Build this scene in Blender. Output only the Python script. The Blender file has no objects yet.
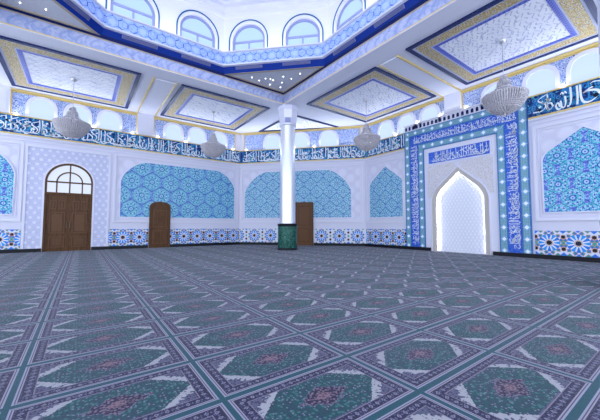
import bpy, math, random
from mathutils import Vector, Matrix
from mathutils.geometry import tessellate_polygon
sc = bpy.context.scene
COL = sc.collection
PI = math.pi
rng = random.Random(7)

# ------------------------------------------------------------------ colours / node expressions
def hx(s):
    s = s.lstrip('#')
    def f(c):
        c /= 255
        return c / 12.92 if c <= .04045 else ((c + .055) / 1.055) ** 2.4
    return tuple(f(int(s[i:i + 2], 16)) for i in (0, 2, 4)) + (1.0,)

class X:
    """a node socket holding a number, with arithmetic"""
    nt = None
    def __init__(self, s): self.s = s
    def _m(self, op, *a, clamp=False):
        return fn(op, self, *a, clamp=clamp)
    def __add__(a, b): return fn('ADD', a, b)
    __radd__ = __add__
    def __sub__(a, b): return fn('SUBTRACT', a, b)
    def __rsub__(a, b): return fn('SUBTRACT', b, a)
    def __mul__(a, b): return fn('MULTIPLY', a, b)
    __rmul__ = __mul__
    def __truediv__(a, b): return fn('DIVIDE', a, b)
    def __rtruediv__(a, b): return fn('DIVIDE', b, a)
    def __lt__(a, b): return fn('LESS_THAN', a, b)
    def __gt__(a, b): return fn('GREATER_THAN', a, b)
def put(inp, v):
    if isinstance(v, X): X.nt.links.new(v.s, inp)
    elif hasattr(v, 'is_output'): X.nt.links.new(v, inp)
    else: inp.default_value = v
def fn(op, *a, clamp=False):
    n = X.nt.nodes.new('ShaderNodeMath'); n.operation = op; n.use_clamp = clamp
    for i, v in enumerate(a): put(n.inputs[i], v)
    return X(n.outputs[0])
fract = lambda a: fn('FRACT', a)
absf = lambda a: fn('ABSOLUTE', a)
mn = lambda a, b: fn('MINIMUM', a, b)
mx = lambda a, b: fn('MAXIMUM', a, b)
sqrt = lambda a: fn('SQRT', a)
sin = lambda a: fn('SINE', a)
atan2 = lambda a, b: fn('ARCTAN2', a, b)
floor = lambda a: fn('FLOOR', a)
def band(x, a, b): return (x > a) * (x < b)
def ramp(x, a, b, lo=0., hi=1.):
    n = X.nt.nodes.new('ShaderNodeMapRange'); n.interpolation_type = 'SMOOTHSTEP'
    put(n.inputs[0], x); n.inputs[1].default_value = a; n.inputs[2].default_value = b
    n.inputs[3].default_value = lo; n.inputs[4].default_value = hi
    return X(n.outputs[0])
DIM = [1.]
def mix(f, a, b):
    n = X.nt.nodes.new('ShaderNodeMix'); n.data_type = 'RGBA'; n.clamp_factor = True
    put(n.inputs[0], f)
    put(n.inputs[6], dim(a))
    put(n.inputs[7], dim(b))
    return n.outputs[2]
def dim(a):
    if not isinstance(a, str): return a
    c = hx(a); return tuple(v * DIM[0] for v in c[:3]) + (1.,)
def vec(x, y, z=0.):
    n = X.nt.nodes.new('ShaderNodeCombineXYZ')
    for i, v in enumerate((x, y, z)): put(n.inputs[i], v)
    return n.outputs[0]
def uv():
    n = X.nt.nodes.new('ShaderNodeUVMap'); n.uv_map = 'UVMap'
    s = X.nt.nodes.new('ShaderNodeSeparateXYZ'); X.nt.links.new(n.outputs[0], s.inputs[0])
    return X(s.outputs[0]), X(s.outputs[1])
def obco():
    n = X.nt.nodes.new('ShaderNodeTexCoord'); s = X.nt.nodes.new('ShaderNodeSeparateXYZ')
    X.nt.links.new(n.outputs['Object'], s.inputs[0])
    return X(s.outputs[0]), X(s.outputs[1]), X(s.outputs[2])
def noise(v, scale, detail=2., rough=.5, dist=0.):
    n = X.nt.nodes.new('ShaderNodeTexNoise'); put(n.inputs['Vector'], v)
    n.inputs['Scale'].default_value = scale; n.inputs['Detail'].default_value = detail
    n.inputs['Roughness'].default_value = rough; n.inputs['Distortion'].default_value = dist
    return X(n.outputs[0])
def voro(v, scale, feature='F1', rnd=1.):
    n = X.nt.nodes.new('ShaderNodeTexVoronoi'); n.voronoi_dimensions = '2D'; n.feature = feature
    put(n.inputs['Vector'], v); n.inputs['Scale'].default_value = scale
    n.inputs['Randomness'].default_value = rnd
    c = None
    if feature == 'F1':
        s = X.nt.nodes.new('ShaderNodeSeparateColor'); X.nt.links.new(n.outputs['Color'], s.inputs[0])
        c = X(s.outputs[0])
    return X(n.outputs[0]), c

MATS = {}
def mat(name, builder=None, rough=.6, color=None, metal=0., emit=None, strength=0., spec=.2, coat=0.):
    """builder() returns colour or (colour, bump height, bump strength)"""
    m = bpy.data.materials.new(name); m.use_nodes = True
    nt = m.node_tree; X.nt = nt
    b = nt.nodes['Principled BSDF']
    b.inputs['Roughness'].default_value = rough; b.inputs['Metallic'].default_value = metal
    b.inputs['Specular IOR Level'].default_value = spec
    b.inputs['Coat Weight'].default_value = coat
    if color: b.inputs['Base Color'].default_value = hx(color)
    if emit:
        b.inputs['Emission Color'].default_value = hx(emit); b.inputs['Emission Strength'].default_value = strength
    if builder:
        r = builder()
        if isinstance(r, tuple):
            c, h, st = r
            bn = nt.nodes.new('ShaderNodeBump'); bn.inputs['Strength'].default_value = st
            bn.inputs['Distance'].default_value = .02
            put(bn.inputs['Height'], h); nt.links.new(bn.outputs[0], b.inputs['Normal'])
        else: c = r
        put(b.inputs['Base Color'], c)
    MATS[name] = m
    return m

# ------------------------------------------------------------------ mesh builder
class Fr:
    """a wall frame: s along the wall, z up, d out of the wall into the room"""
    def __init__(s, o, e, n, up=(0, 0, 1)):
        s.o = Vector(o); s.e = Vector(e).normalized(); s.n = Vector(n).normalized(); s.u = Vector(up).normalized()
    def __call__(s, a, z, d=0.): return s.o + s.e * a + s.u * z + s.n * d

class MB:
    def __init__(s): s.v = []; s.f = []; s.uv = []; s.sm = []
    def add(s, pts, faces, uvs, smooth=False):
        k = len(s.v); s.v += [tuple(p) for p in pts]
        for f in faces:
            s.f.append([k + i for i in f]); s.uv.append([uvs[i] for i in f]); s.sm.append(smooth)
    def quad(s, pts, uvs): s.add(pts, [list(range(len(pts)))], uvs)
    def prism(s, F, outer, d0, d1, holes=(), back=False):
        loops = [list(outer)] + [list(h) for h in holes]
        flat = [p for l in loops for p in l]
        tris = tessellate_polygon([[Vector((p[0], p[1], 0)) for p in l] for l in loops])
        front = [F(a, z, d1) for a, z in flat]
        fl = []
        for t in tris:
            (ax, ay), (bx, by), (cx_, cy_) = flat[t[0]], flat[t[1]], flat[t[2]]
            ar = (bx - ax) * (cy_ - ay) - (cx_ - ax) * (by - ay)
            hand = F.e.cross(F.u).dot(F.n)
            t = list(t)
            if ar * hand < 0: t = t[::-1]
            fl.append(t)
        s.add(front, fl, flat)
        if back: s.add([F(a, z, d0) for a, z in flat], [t[::-1] for t in fl], flat)
        for l in loops:
            n = len(l)
            for i in range(n):
                p, q = l[i], l[(i + 1) % n]
                s.quad([F(*p, d0), F(*q, d0), F(*q, d1), F(*p, d1)],
                       [(p[0], p[1]), (q[0], q[1]), (q[0] + .01, q[1] + .01), (p[0] + .01, p[1] + .01)])
    def rect(s, F, a0, a1, z0, z1, d0, d1, back=False):
        s.prism(F, [(a0, z0), (a1, z0), (a1, z1), (a0, z1)], d0, d1, back=back)
    def box(s, c, h):
        F = Fr((c[0], c[1], c[2] - h[2]), (1, 0, 0), (0, 0, 1), (0, 1, 0))
        s.rect(F, -h[0], h[0], -h[1], h[1], 0, 2 * h[2], back=True)
    def lathe(s, c, prof, seg=32, flat=False, ph=0.):
        pts = []; uvs = []
        for r, z in prof:
            for i in range(seg):
                a = 2 * PI * i / seg + ph
                pts.append((c[0] + r * math.cos(a), c[1] + r * math.sin(a), c[2] + z)); uvs.append((a * .5, z))
        fs = []
        for j in range(len(prof) - 1):
            for i in range(seg):
                k = (i + 1) % seg
                fs.append([j * seg + i, j * seg + k, (j + 1) * seg + k, (j + 1) * seg + i])
        s.add(pts, fs, uvs, not flat)
        for j, rev in ((0, True), (len(prof) - 1, False)):
            if prof[j][0] > 1e-4:
                ring = [j * seg + i for i in range(seg)]
                s.add([pts[i] for i in ring], [list(range(seg))[::-1] if rev else list(range(seg))], [uvs[i] for i in ring])
    def tube(s, P, r, seg=8, closed=False):
        P = [Vector(p) for p in P]; n = len(P); pts = []; uvs = []
        for i in range(n):
            a = P[(i - 1) % n] if (closed or i > 0) else P[i]; b = P[(i + 1) % n] if (closed or i < n - 1) else P[i]
            t = (b - a).normalized()
            x = t.cross(Vector((0, 0, 1)) if abs(t.z) < .9 else Vector((1, 0, 0))).normalized(); y = t.cross(x)
            for k in range(seg):
                q = 2 * PI * k / seg
                pts.append(P[i] + x * (r * math.cos(q)) + y * (r * math.sin(q))); uvs.append((k / seg, i))
        fs = []
        for i in range(n if closed else n - 1):
            j = (i + 1) % n
            for k in range(seg):
                l = (k + 1) % seg
                fs.append([i * seg + k, i * seg + l, j * seg + l, j * seg + k])
        s.add(pts, fs, uvs, True)
        if not closed:
            s.add(pts[:seg], [list(range(seg))[::-1]], uvs[:seg]); s.add(pts[-seg:], [list(range(seg))], uvs[-seg:])
    def strip(s, F, A, B, d0, d1, closed=False):
        """a flat band between two point lists A (outer) and B (inner), raised from d0 to d1; uv = (along, across)"""
        n = len(A); L = 0.
        for i in range(n if closed else n - 1):
            j = (i + 1) % n
            l = math.dist(A[i], A[j]); w = math.dist(A[i], B[i])
            u = [(L, w), (L + l, w), (L + l, 0), (L, 0)]; L += l
            s.quad([F(*A[i], d1), F(*A[j], d1), F(*B[j], d1), F(*B[i], d1)], u)
            s.quad([F(*A[i], d0), F(*A[j], d0), F(*A[j], d1), F(*A[i], d1)], u)
            s.quad([F(*B[i], d1), F(*B[j], d1), F(*B[j], d0), F(*B[i], d0)], u)
        if not closed:
            for i in (0, n - 1):
                s.quad([F(*A[i], d0), F(*B[i], d0), F(*B[i], d1), F(*A[i], d1)], [(0, 0)] * 4)
    def ustrip(s, F, c, wo, ho, wi, hi, z0, d0, d1):
        """inverted U frame; uv = (along, across from the inner edge)"""
        w = wo - wi; hgt = ho - hi
        for sg in (-1, 1):
            s.quad([F(c + sg * wo, z0, d1), F(c + sg * wo, ho, d1), F(c + sg * wi, hi, d1), F(c + sg * wi, z0, d1)],
                   [(z0, w), (ho, w), (hi, 0), (z0, 0)])
            s.quad([F(c + sg * wo, z0, d0), F(c + sg * wo, ho, d0), F(c + sg * wo, ho, d1), F(c + sg * wo, z0, d1)], [(z0, 0), (ho, 0), (ho, .01), (z0, .01)])
            s.quad([F(c + sg * wi, z0, d1), F(c + sg * wi, hi, d1), F(c + sg * wi, hi, d0), F(c + sg * wi, z0, d0)], [(z0, 0), (hi, 0), (hi, .01), (z0, .01)])
            s.quad([F(c + sg * wo, z0, d0), F(c + sg * wi, z0, d0), F(c + sg * wi, z0, d1), F(c + sg * wo, z0, d1)], [(0, 0), (.01, 0), (.01, .01), (0, .01)])
        s.quad([F(c - wo, ho, d1), F(c + wo, ho, d1), F(c + wi, hi, d1), F(c - wi, hi, d1)], [(-wo, hgt), (wo, hgt), (wi, 0), (-wi, 0)])
        s.quad([F(c - wo, ho, d0), F(c + wo, ho, d0), F(c + wo, ho, d1), F(c - wo, ho, d1)], [(-wo, 0), (wo, 0), (wo, .01), (-wo, .01)])
        s.quad([F(c - wi, hi, d1), F(c + wi, hi, d1), F(c + wi, hi, d0), F(c - wi, hi, d0)], [(-wi, 0), (wi, 0), (wi, .01), (-wi, .01)])
    def ribbon(s, F, pts, w, d, pen=.8, thin=.3, swap=False, o=(0, 0)):
        L = []
        for i, p in enumerate(pts):
            a = pts[max(0, i - 1)]; b = pts[min(len(pts) - 1, i + 1)]
            dx, dy = b[0] - a[0], b[1] - a[1]; l = math.hypot(dx, dy) or 1
            ww = w * (thin + (1 - thin) * abs(math.sin(math.atan2(dy, dx) - pen))) * .5
            nx, ny = -dy / l * ww, dx / l * ww
            L.append(((p[0] + nx, p[1] + ny), (p[0] - nx, p[1] - ny)))
        P = lambda q: F(o[0] - q[1], o[1] + q[0], d) if swap else F(o[0] + q[0], o[1] + q[1], d)
        for (a, b), (c, e) in zip(L, L[1:]):
            q = [P(a), P(b), P(e), P(c)]
            if (q[1] - q[0]).cross(q[2] - q[0]).dot(F.n) < 0: q = q[::-1]
            s.quad(q, [(0, 0), (1, 0), (1, 1), (0, 1)])
    def build(s, name, m, parent=None, loc=None):
        me = bpy.data.meshes.new(name); loc = Vector(loc) if loc else None
        off = loc or (parent.matrix_world.translation if parent else Vector((0, 0, 0)))
        if parent is not None and loc is None: off = Vector(parent.get('_o', (0, 0, 0)))
        me.from_pydata([Vector(v) - off for v in s.v], [], s.f)
        l = me.uv_layers.new(name='UVMap'); k = 0
        for u in s.uv:
            for q in u: l.data[k].uv = q; k += 1
        me.polygons.foreach_set('use_smooth', s.sm)
        me.materials.append(MATS[m])
        o = bpy.data.objects.new(name, me); COL.objects.link(o)
        if parent is not None: o.parent = parent; o['_o'] = tuple(off)
        else: o.location = off; o['_o'] = tuple(off)
        return o

def tag(o, label=None, cat=None, group=None, kind=None):
    if label: o['label'] = label
    if cat: o['category'] = cat
    if group: o['group'] = group
    if kind: o['kind'] = kind
    return o
def empty(name, loc, label, cat, group=None, kind=None):
    o = bpy.data.objects.new(name, None); COL.objects.link(o); o.location = loc; o['_o'] = tuple(loc)
    o.empty_display_size = .1
    return tag(o, label, cat, group, kind)
def dup(root, loc, label, group=None):
    r = root.copy(); COL.objects.link(r); r.location = loc; r['label'] = label
    if group: r['group'] = group
    for ch in list(root.children):
        c = ch.copy(); COL.objects.link(c); c.parent = r
        for g in ch.children:
            d = g.copy(); COL.objects.link(d); d.parent = c
    return r

# ------------------------------------------------------------------ outlines
def arch(c, hw, z0, zs, rise, n=24, p=2.):
    """arched outline, counter-clockwise from bottom left"""
    L = [(c - hw, z0), (c + hw, z0)]
    for i in range(n + 1):
        t = PI * i / n
        x, y = math.cos(t), math.sin(t)
        L.append((c + hw * math.copysign(abs(x) ** (2 / p), x), zs + rise * max(0, y) ** (2 / p)))
    return L
def pointed_half(hw, zs, H, r, n=14):
    """right half of a four-centred arch from (hw, zs) up to (0, H)"""
    cx = hw - r; best = None
    for k in range(1, 900):
        t = k / 900 * PI / 2
        px, pz = cx + r * math.cos(t), zs + r * math.sin(t)
        tx, tz = -math.sin(t), math.cos(t)
        e = abs((0 - px) * tz - (H - pz) * tx)
        if best is None or e < best[0]: best = (e, t)
    t1 = best[1]
    L = [(cx + r * math.cos(t1 * i / n), zs + r * math.sin(t1 * i / n)) for i in range(n + 1)]
    return L + [(0, H)]
def pointed(c, hw, z0, zs, H, r):
    R = pointed_half(hw, zs, H, r)
    return [(c - hw, z0), (c + hw, z0)] + [(c + x, z) for x, z in R] + [(c - x, z) for x, z in R[-2::-1]]
def shoulder(s0, s1, z0, zs, zt, w, p=1.6, n=12):
    """flat topped panel with rounded shoulders"""
    L = [(s0, z0), (s1, z0)]
    for i in range(n + 1):
        t = PI / 2 * i / n
        L.append((s1 - w + w * math.cos(t) ** (2 / p), zs + (zt - zs) * math.sin(t) ** (2 / p)))
    for i in range(n, -1, -1):
        t = PI / 2 * i / n
        L.append((s0 + w - w * math.cos(t) ** (2 / p), zs + (zt - zs) * math.sin(t) ** (2 / p)))
    return L

# ------------------------------------------------------------------ measured place (metres)
FL = Fr((0, 17, 0), (1, 0, 0), (0, -1, 0))                 # left wall, s = x
CA, CB = Vector((7.8, 17, 0)), Vector((12.9, 11.4, 0))
eD = (CB - CA).normalized()
FD = Fr(CA, eD, (eD.y, -eD.x, 0))                          # slanting corner wall
LD = (CB - CA).length
FQ = Fr((12.9, 0, 0), (0, -1, 0), (-1, 0, 0))              # mihrab wall, s = -y
XL = -8.9                                                  # where the left wall ends, out of view
YQ = -4.6
ZC = 6.87                                                  # flat ceiling
OC = Vector((2.45, 6.57, 0)); SQ = 5.12                    # centre of the dome, half of the beam square
Z1, Z2, Z3 = 7.45, 7.69, 8.22                              # star ceiling, rim, top of the tiled ring
CEIL = Fr((0, 0, ZC), (1, 0, 0), (0, 0, -1), (0, 1, 0))
def octp(ap, k, z=0.):
    a = math.radians(45 * k + 22.5); r = ap / math.cos(PI / 8)
    return Vector((OC.x + r * math.cos(a), OC.y + r * math.sin(a), z))
def octframe(ap, k):
    """frame of octagon face k seen from inside: s centred on the face, left to right"""
    a = math.radians(45 * k); out = Vector((math.cos(a), math.sin(a), 0))
    return Fr(OC + out * ap, (math.sin(a), -math.cos(a), 0), -out)

# ------------------------------------------------------------------ materials
def m_carpet():
    x, y, z = obco()
    sx, sy, x0, y0 = 1.096, .677, -.33, 1.195
    a = (x - x0) / sx; b = (y - y0) / sy
    u = absf(fract(a) - .5) * sx; v = absf(fract(b) - .5) * sy      # distance from the rug's middle
    us = (fract(a) - .5) * sx; vs = (fract(b) - .5) * sy
    du = sx / 2 - u; dv = sy / 2 - v
    d = mn(du, dv)
    along = mix_f(du < dv, x, y)
    P = vec(x, y)
    sp, spc = voro(P, 42.)
    sp2, spc2 = voro(P, 33.)
    nz = noise(P, 60., 2.)
    # spandrel ground
    sq, sqc = voro(P, 58.)
    c = mix(sq < .36, '#7d789f', mix(sqc > .55, '#3a3866', mix(sqc > .3, '#a698b4', '#5b7590')))
    c = mix((sp < .22) * (spc > .8), c, '#3d7078')
    # white strip beside the medallion
    n0 = noise(P, 40., 1.)
    dd = u * .658 + v * .752 - .305 + (n0 - .5) * .03
    hexin = (dd < 0.) * (v < .212)
    n3 = noise(P, 24., 2.)
    jag = absf(sin((u - v * .9) * 62.)) * .018 + (n3 - .5) * .09 - .012
    wh = band(dd, -.001, .999) * (dd < jag + .056) * (v < .24) * (n3 * .5 + nz * .5 > .42)
    c = mix(wh, c, '#d9dae6')
    # teal medallion with scattered flowers
    t = mix(sp2 < .34, '#2c6470', mix(spc2 > .55, mix(spc2 > .8, '#3c5272', '#9f93ae'), '#4f8e94'))
    t = mix((sp < .25) * (spc > .72), t, '#a7a3c4')
    ng = noise(P, 28., 2.)
    e1 = u / .17 + v / .098 + (ng - .5) * 1.5
    t = mix(e1 < 1.1, t, mix(sp < .36, '#3a3459', mix(spc > .5, '#a58ca6', '#86708f')))
    t = mix(band(e1, 1.1, 1.18), t, '#8f8aac')
    e2 = u / .07 + v / .042
    t = mix(e2 < 1., t, mix(sp < .3, '#ad8a9c', '#6a5474'))
    c = mix(hexin, c, t)
    # borders, from the field out to the teal seam
    c = mix(d < .117, c, '#a89db9')
    p = fract(along / .060)
    loz = absf(p - .5) * .060 + absf(d - .080) * .8
    navy = mix(loz < .015, '#35335e', mix(loz < .007, '#b0afd0', '#7d5f7e'))
    loz2 = mn(p, 1. - p) * .060 + absf(d - .080)
    navy = mix(loz2 < .010, navy, mix(fract(p * 3.) < .5, '#8f90b8', '#5c5c8a'))
    navy = mix((sq < .30) * (sqc > .4), navy, mix(sqc > .7, '#8583ac', '#5a6a8c'))
    c = mix(d < .110, c, navy)
    tl = mix_f(du < dv, .023, .018)
    c = mix(d < tl + .030, c, '#4a4168')
    c = mix(d < tl + .025, c, '#cbc6dc')
    c = mix(d < tl + .017, c, '#6a6088')
    c = mix(d < tl + .011, c, '#c6c8e4')
    c = mix(d < tl, c, '#286a7c')
    big = noise(P, .9, 2.)
    c = mix(ramp(big, .3, .7, 0., .14), c, '#8d86a8')
    return c, noise(P, 400., 2.), .25
def mix_f(f, a, b): return a + (b - a) * f       # a when f = 0, b when f = 1

def lattice(s, z, px, pz, s0=0., z0=0.):
    """two interleaved lattices: distance to the nearest centre, its angle and the margin to the next one"""
    ax = (fract((s - s0) / px + .5) - .5) * px; az = (fract((z - z0) / pz + .5) - .5) * pz
    bx = (fract((s - s0) / px) - .5) * px; bz = (fract((z - z0) / pz) - .5) * pz
    da = sqrt(ax * ax + az * az); db = sqrt(bx * bx + bz * bz)
    w = db < da
    cx = mix_f(w, ax, bx); cz = mix_f(w, az, bz)
    return mn(da, db), atan2(cz, cx), absf(da - db), cx, cz

def m_mosaic(px, pz, s0, z0, teal, ring, light, line, gw=.02):
    def f():
        s, z = uv()
        d, th, gap, cx, cz = lattice(s, z, px, pz, s0, z0)
        R = min(px, pz) * .5
        pet = absf(fract(th * (10 / (2 * PI))) - .5)
        dv, dc = voro(vec(s, z), 21.)
        c = mix(dv < .33, ring, mix(dc > .45, light, line))
        rr = R * .86 + (pet - .25) * R * .14
        t = mix(dv < .32, teal, mix(dc > .5, line, light))
        t = mix(band(d, R * .50, R * .60), t, mix(pet > .25, line, light))
        t = mix(band(d, R * .2, R * .28), t, line)
        t = mix(d < R * .15, t, light); t = mix(d < R * .07, t, '#3f55a8')
        c = mix(d < rr, c, t)
        c = mix(band(d, rr * 1., rr * 1.) + (gap < px * gw), c, line)
        return c
    return f
def m_dado(px, s0):
    def f():
        s, z = uv()
        x = (fract((s - s0) / px + .5) - .5) * px; y = z - .56
        r = sqrt(x * x + y * y); th = atan2(y, x)
        k = fract(th * (12 / (2 * PI)) + .5); ka = absf(k - .5)          # 0 on a petal's axis
        par = fract(floor(th * (12 / (2 * PI)) + .5) * .5)
        c = hx('#d3dbee')
        pw = ramp(r, .10, .27, .20, .36)
        pet = band(r, .12, .30) * (ka < pw)
        petl = band(r, .105, .315) * (ka < pw + .09)
        c = mix(petl, c, '#e6ecf6')
        c = mix(pet, c, mix(par > .25, '#2f96ea', '#2678da'))
        # small stars between petals, outside ring
        ox = (ka - .5) * r * (2 * PI / 12); oy = r - .335
        od = absf(ox) + absf(oy)
        c = mix(od < .075, c, '#c09070'); c = mix(od < .055, c, mix(par > .25, '#2d8f95', '#2f6fd6'))
        # orange outlines by the core
        c = mix(band(r, .085, .11), c, '#cfae92')
        c = mix(r < .07 + ka * .03, c, '#1c1a33')
        # tile edges
        ex = px / 2 - absf(x); ey = absf(absf(y) - .20)
        e = mx(ex, 0.) + ey
        c = mix(mn(mx(ex, ey), e * .75) < .060, c, '#c59a7c')
        c = mix(mn(mx(ex, ey), e * .75) < .046, c, '#17162c')
        g = ex + absf(y) * .9
        c = mix(g < .072, c, '#c59a7c'); c = mix(g < .055, c, '#2f9c98')
        top = .405 - absf(y)
        h = absf(absf(x) - px * .3) + top
        c = mix(h < .082, c, '#c59a7c'); c = mix(h < .065, c, '#2b9099')
        h2 = absf(absf(x) - px * .5) + top
        c = mix(h2 < .10, c, '#2f76dc')
        h3 = absf(x) + top
        c = mix(h3 < .07, c, '#2f76dc')
        return c
    return f
def m_frieze():
    s, z = uv()
    P = vec(s, z)
    n = noise(P, 2.6, 3., .6, 1.2)
    c = mix(ramp(n, .40, .62), '#08246a', '#1a6cb6')
    n2 = noise(P, 5.5, 2., .5, .8)
    c = mix(ramp(n2, .60, .66), c, '#4fb4d0')
    v, vc = voro(P, 7.)
    c = mix((v < .2) * (vc > .55), c, '#0c1634')
    c = mix(band(v, .30, .36) * (vc < .5), c, '#7ec3d8')
    return c
def m_script():
    s, z = uv(); P = vec(s, z)
    v, vc = voro(P, 11.)
    c = mix(noise(P, 3., 2.), '#1a45bd', '#2a62da')
    c = mix(band(v, .3, .38), c, '#7fa9ee')
    return mix((v < .16) * (vc > .5), c, '#0f2a86')
def m_tealborder():
    u, v = uv()
    a = fract(u / .43) - .5
    x = a * .43; y = v - .15
    c = mix((absf(fract(u / .054) - .5) < .2) + (absf(fract(v / .05) - .5) < .18), '#528aa6', '#84adbf')
    c = mix((v < .035) + (v > .25), c, '#3a6fb0')
    r = absf(x) + absf(y)
    c = mix(r < .13, c, '#7eaed2'); c = mix(r < .075, c, '#f2f6ff')
    return c
def m_stucco(px, pz, base, hi, st):
    def f():
        s, z = uv()
        d, th, gap, cx, cz = lattice(s, z, px, pz)
        k = absf(fract(th * (6 / (2 * PI))) - .5)
        h = ramp(d, px * .16, px * .34 , 1., 0.)
        h2 = ramp(gap, .0, .03, 1., 0.)
        hh = mx(h, h2 * .6)
        return mix(hh, base, hi), hh, st
    return f
def m_beam_old():
    u, v = uv()
    P = vec(u, v)
    w = sin(u * 9. + sin(u * 4.5) * 1.4) * .1
    a = absf(v - .29 - w)
    n = noise(P, 6., 3., .6, 1.)
    c = mix(ramp(n, .38, .66), '#d3d9f2', '#8fa9de')
    c = mix(a < .035, c, '#e9edfa')
    d, th, gap, cx, cz = lattice(u, v, .7, .9, 0., .29)
    return mix(band(d, .1, .15), c, '#7f9cd8')
def m_beam():
    u, v = uv()
    P = vec(u, v)
    a = sin(u * 16. + sin(v * 9.) * 2.2)
    n = noise(P, 5., 3., .6, 1.2)
    c = mix(ramp(n, .35, .7), '#b8bddc', '#8f9fd2')
    return mix(ramp(a, .5, .95, 0., .55), c, '#7f92cc')
def m_gold():
    u, v = uv(); P = vec(u, v)
    d, c0 = voro(P, 9.)
    n = noise(P, 18., 2.)
    c = mix(ramp(n, .35, .65), '#9a8252', '#cbb37c')
    c = mix(band(d, .28, .37), c, '#ece4cc')
    c = mix((d < .2) * (c0 > .6), c, '#5f74a8')
    return mix((d < .15) * (c0 < .25), c, '#7d5f3c')
def m_coffer():
    u, v = uv()
    P = vec(u, v)
    n = noise(P, 2.2, 2.)
    a = sin(v * 44. + sin(u * 19. + n * 9.) * 1.7 + n * 10.)
    b = fract(u * 4.3 + floor(v * 7.) * .37 + n)
    ln = (a > .80) * band(b, .12, .78)
    c = mix(ramp(n, .3, .7), '#f2f2fa', '#e8e9f6')
    c = mix(ln, c, '#b9bbd6')
    ln2 = (sin(v * 14. - u * 9. + n * 8.) > .93) * band(fract(u * 1.7), .1, .6)
    return mix(ln2, c, '#c2c4de')
def m_navy():
    u, v = uv()
    return mix((fract(u / .14) < .18) * band(v, .03, .09), '#14225a', '#2f4a94')
def m_bluedash():
    u, v = uv()
    return mix((fract(u / .12) < .42) * band(v, .02, .12), '#5f6fce', '#2a309c')
def m_hexband():
    u, v = uv()
    P = vec(u, v)
    d, th, gap, cx, cz = lattice(u, v, .92, .53, 0., .265)
    n = noise(P, 14., 2.)
    c = mix(ramp(n, .35, .7), '#94b0ee', '#b0c6f5')
    x = absf(cx); y = absf(cz)
    hexr = mx(x, x * .5 + y * .866)
    c = mix(band(hexr, .168, .182), c, '#4560c4')
    st = absf(fract(th * (6 / (2 * PI))) - .5)
    c = mix((st < .07) * band(d, .19, .40), c, '#4560c4')
    c = mix(d < .10, c, '#b7cbf6')
    return mix((v < .025) + (v > .505), c, '#e4e8fb')
def m_panelblue():
    s, z = uv(); P = vec(s, z)
    d, c0 = voro(P, 8.)
    n = noise(P, 12., 2.)
    c = mix(ramp(n, .4, .65), '#a4b4e0', '#6f8ccc')
    c = mix(band(d, .26, .36), c, '#e3e6f6')
    return mix((d < .2) * (c0 > .55), c, '#3f55a2')
def m_wood():
    s, z = uv(); P = vec(s * 9., z * .8)
    n = noise(P, 3., 3., .6, .4)
    return mix(ramp(n, .3, .7), '#44290f', '#66442a'), n, .1
def m_wall():
    s, z = uv()
    return mix(noise(vec(s, z), 1.1, 2.), '#d3d3e6', '#d9d9ea')
def m_green():
    x, y, z = obco(); n = noise(vec(x, y, z), 7., 6., .7, 1.5)
    c = mix(ramp(n, .35, .62), '#123833', '#2f6a5f')
    return mix(ramp(n, .62, .7), c, '#6fa595')
def m_spandrel():
    s, z = uv(); P = vec(s, z)
    d, c0 = voro(P, 14.)
    w = sin(noise(P, 5., 2.) * 50.)
    c = mix(w > .45, '#dadaea', '#cbc3be')
    return mix(d < .14, c, '#cfc7bd'), w, .3
def m_crystal():
    u, v = uv()
    x, y, z = obco(); n = noise(vec(x, y, z), 45., 1.)
    return mix(ramp(n, .4, .65), '#aca7b0', '#dad6dd')
def m_star():
    u, v = uv()
    n = noise(vec(u, v), 9., 3.)
    return mix(n, '#cdcedb', '#dcdde6')

DIM[0] = .44
_m = mat('carpet', m_carpet, .95, spec=.15)
_b = _m.node_tree.nodes['Principled BSDF']; _b.inputs['Sheen Weight'].default_value = .11; _b.inputs['Sheen Roughness'].default_value = .4
DIM[0] = 1.
mat('mosaic_right', m_mosaic(.70, .97, -2.6, 3.01, '#52bccb', '#5f7cd2', '#bccaf0', '#2f4cb4', .024), .35)
mat('mosaic_left', m_mosaic(.92, 1.42, 2.43, 2.68, '#6cbccc', '#6492ce', '#a6cce6', '#3c60b4', .035), .35)
mat('mosaic_back', m_mosaic(.76, .92, 1.0, 3.11, '#84c4d2', '#7fa8d4', '#b0d2e6', '#4a6ab8', .045), .35)
mat('dado_left', m_dado(.72, 1.66), .3)
mat('dado_back', m_dado(1.02, .99), .3)
mat('dado_right', m_dado(.745, -3.26), .3)
mat('frieze', m_frieze, .35)
mat('script_blue', m_script, .35)
mat('lettering', None, .4, '#e8f0f8')
mat('lettering_teal', None, .4, '#2f8cc2')
mat('ink', None, .4, '#0a0f26')
mat('tealborder', m_tealborder, .35)
mat('portal', m_stucco(.27, .42, '#bfc3e1', '#d8daee', .5), .5)
mat('niche', m_stucco(.15, .26, '#dde0f1', '#f1f2fa', .4), .5)
mat('beam', m_beam, .5)
mat('gold_band', m_gold, .45)
mat('gold', None, .35, '#d6be7c', metal=.1)
mat('coffer', m_coffer, .55)
mat('navy', m_navy, .4)
mat('bluedash', m_bluedash, .4)
mat('hexband', m_hexband, .4)
mat('panel_blue', m_panelblue, .4)
mat('wood', m_wood, .45)
mat('wood_light', None, .45, '#63442e')
mat('wall', m_wall, .7)
mat('white', None, .6, '#dcdcec')
mat('white_gloss', None, .16, '#d6d6ea', spec=.9)
mat('drum', None, .7, '#e6e6f4')
mat('stucco_relief', m_stucco(.9, .7, '#cfcfe4', '#dcdcee', .5), .6)
mat('blue', None, .5, '#052d88', spec=.15)
mat('blue_dark', None, .5, '#0a1c58', spec=.15)
mat('vent', None, .4, '#7d80ad')
mat('green', m_green, .25)
mat('black', None, .35, '#15161f')
mat('beige', None, .5, '#bfb9b4')
mat('spandrel', m_spandrel, .6)
mat('crystal', m_crystal, .4)
mat('bronze', None, .4, '#6b5a4c', metal=.4)
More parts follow.
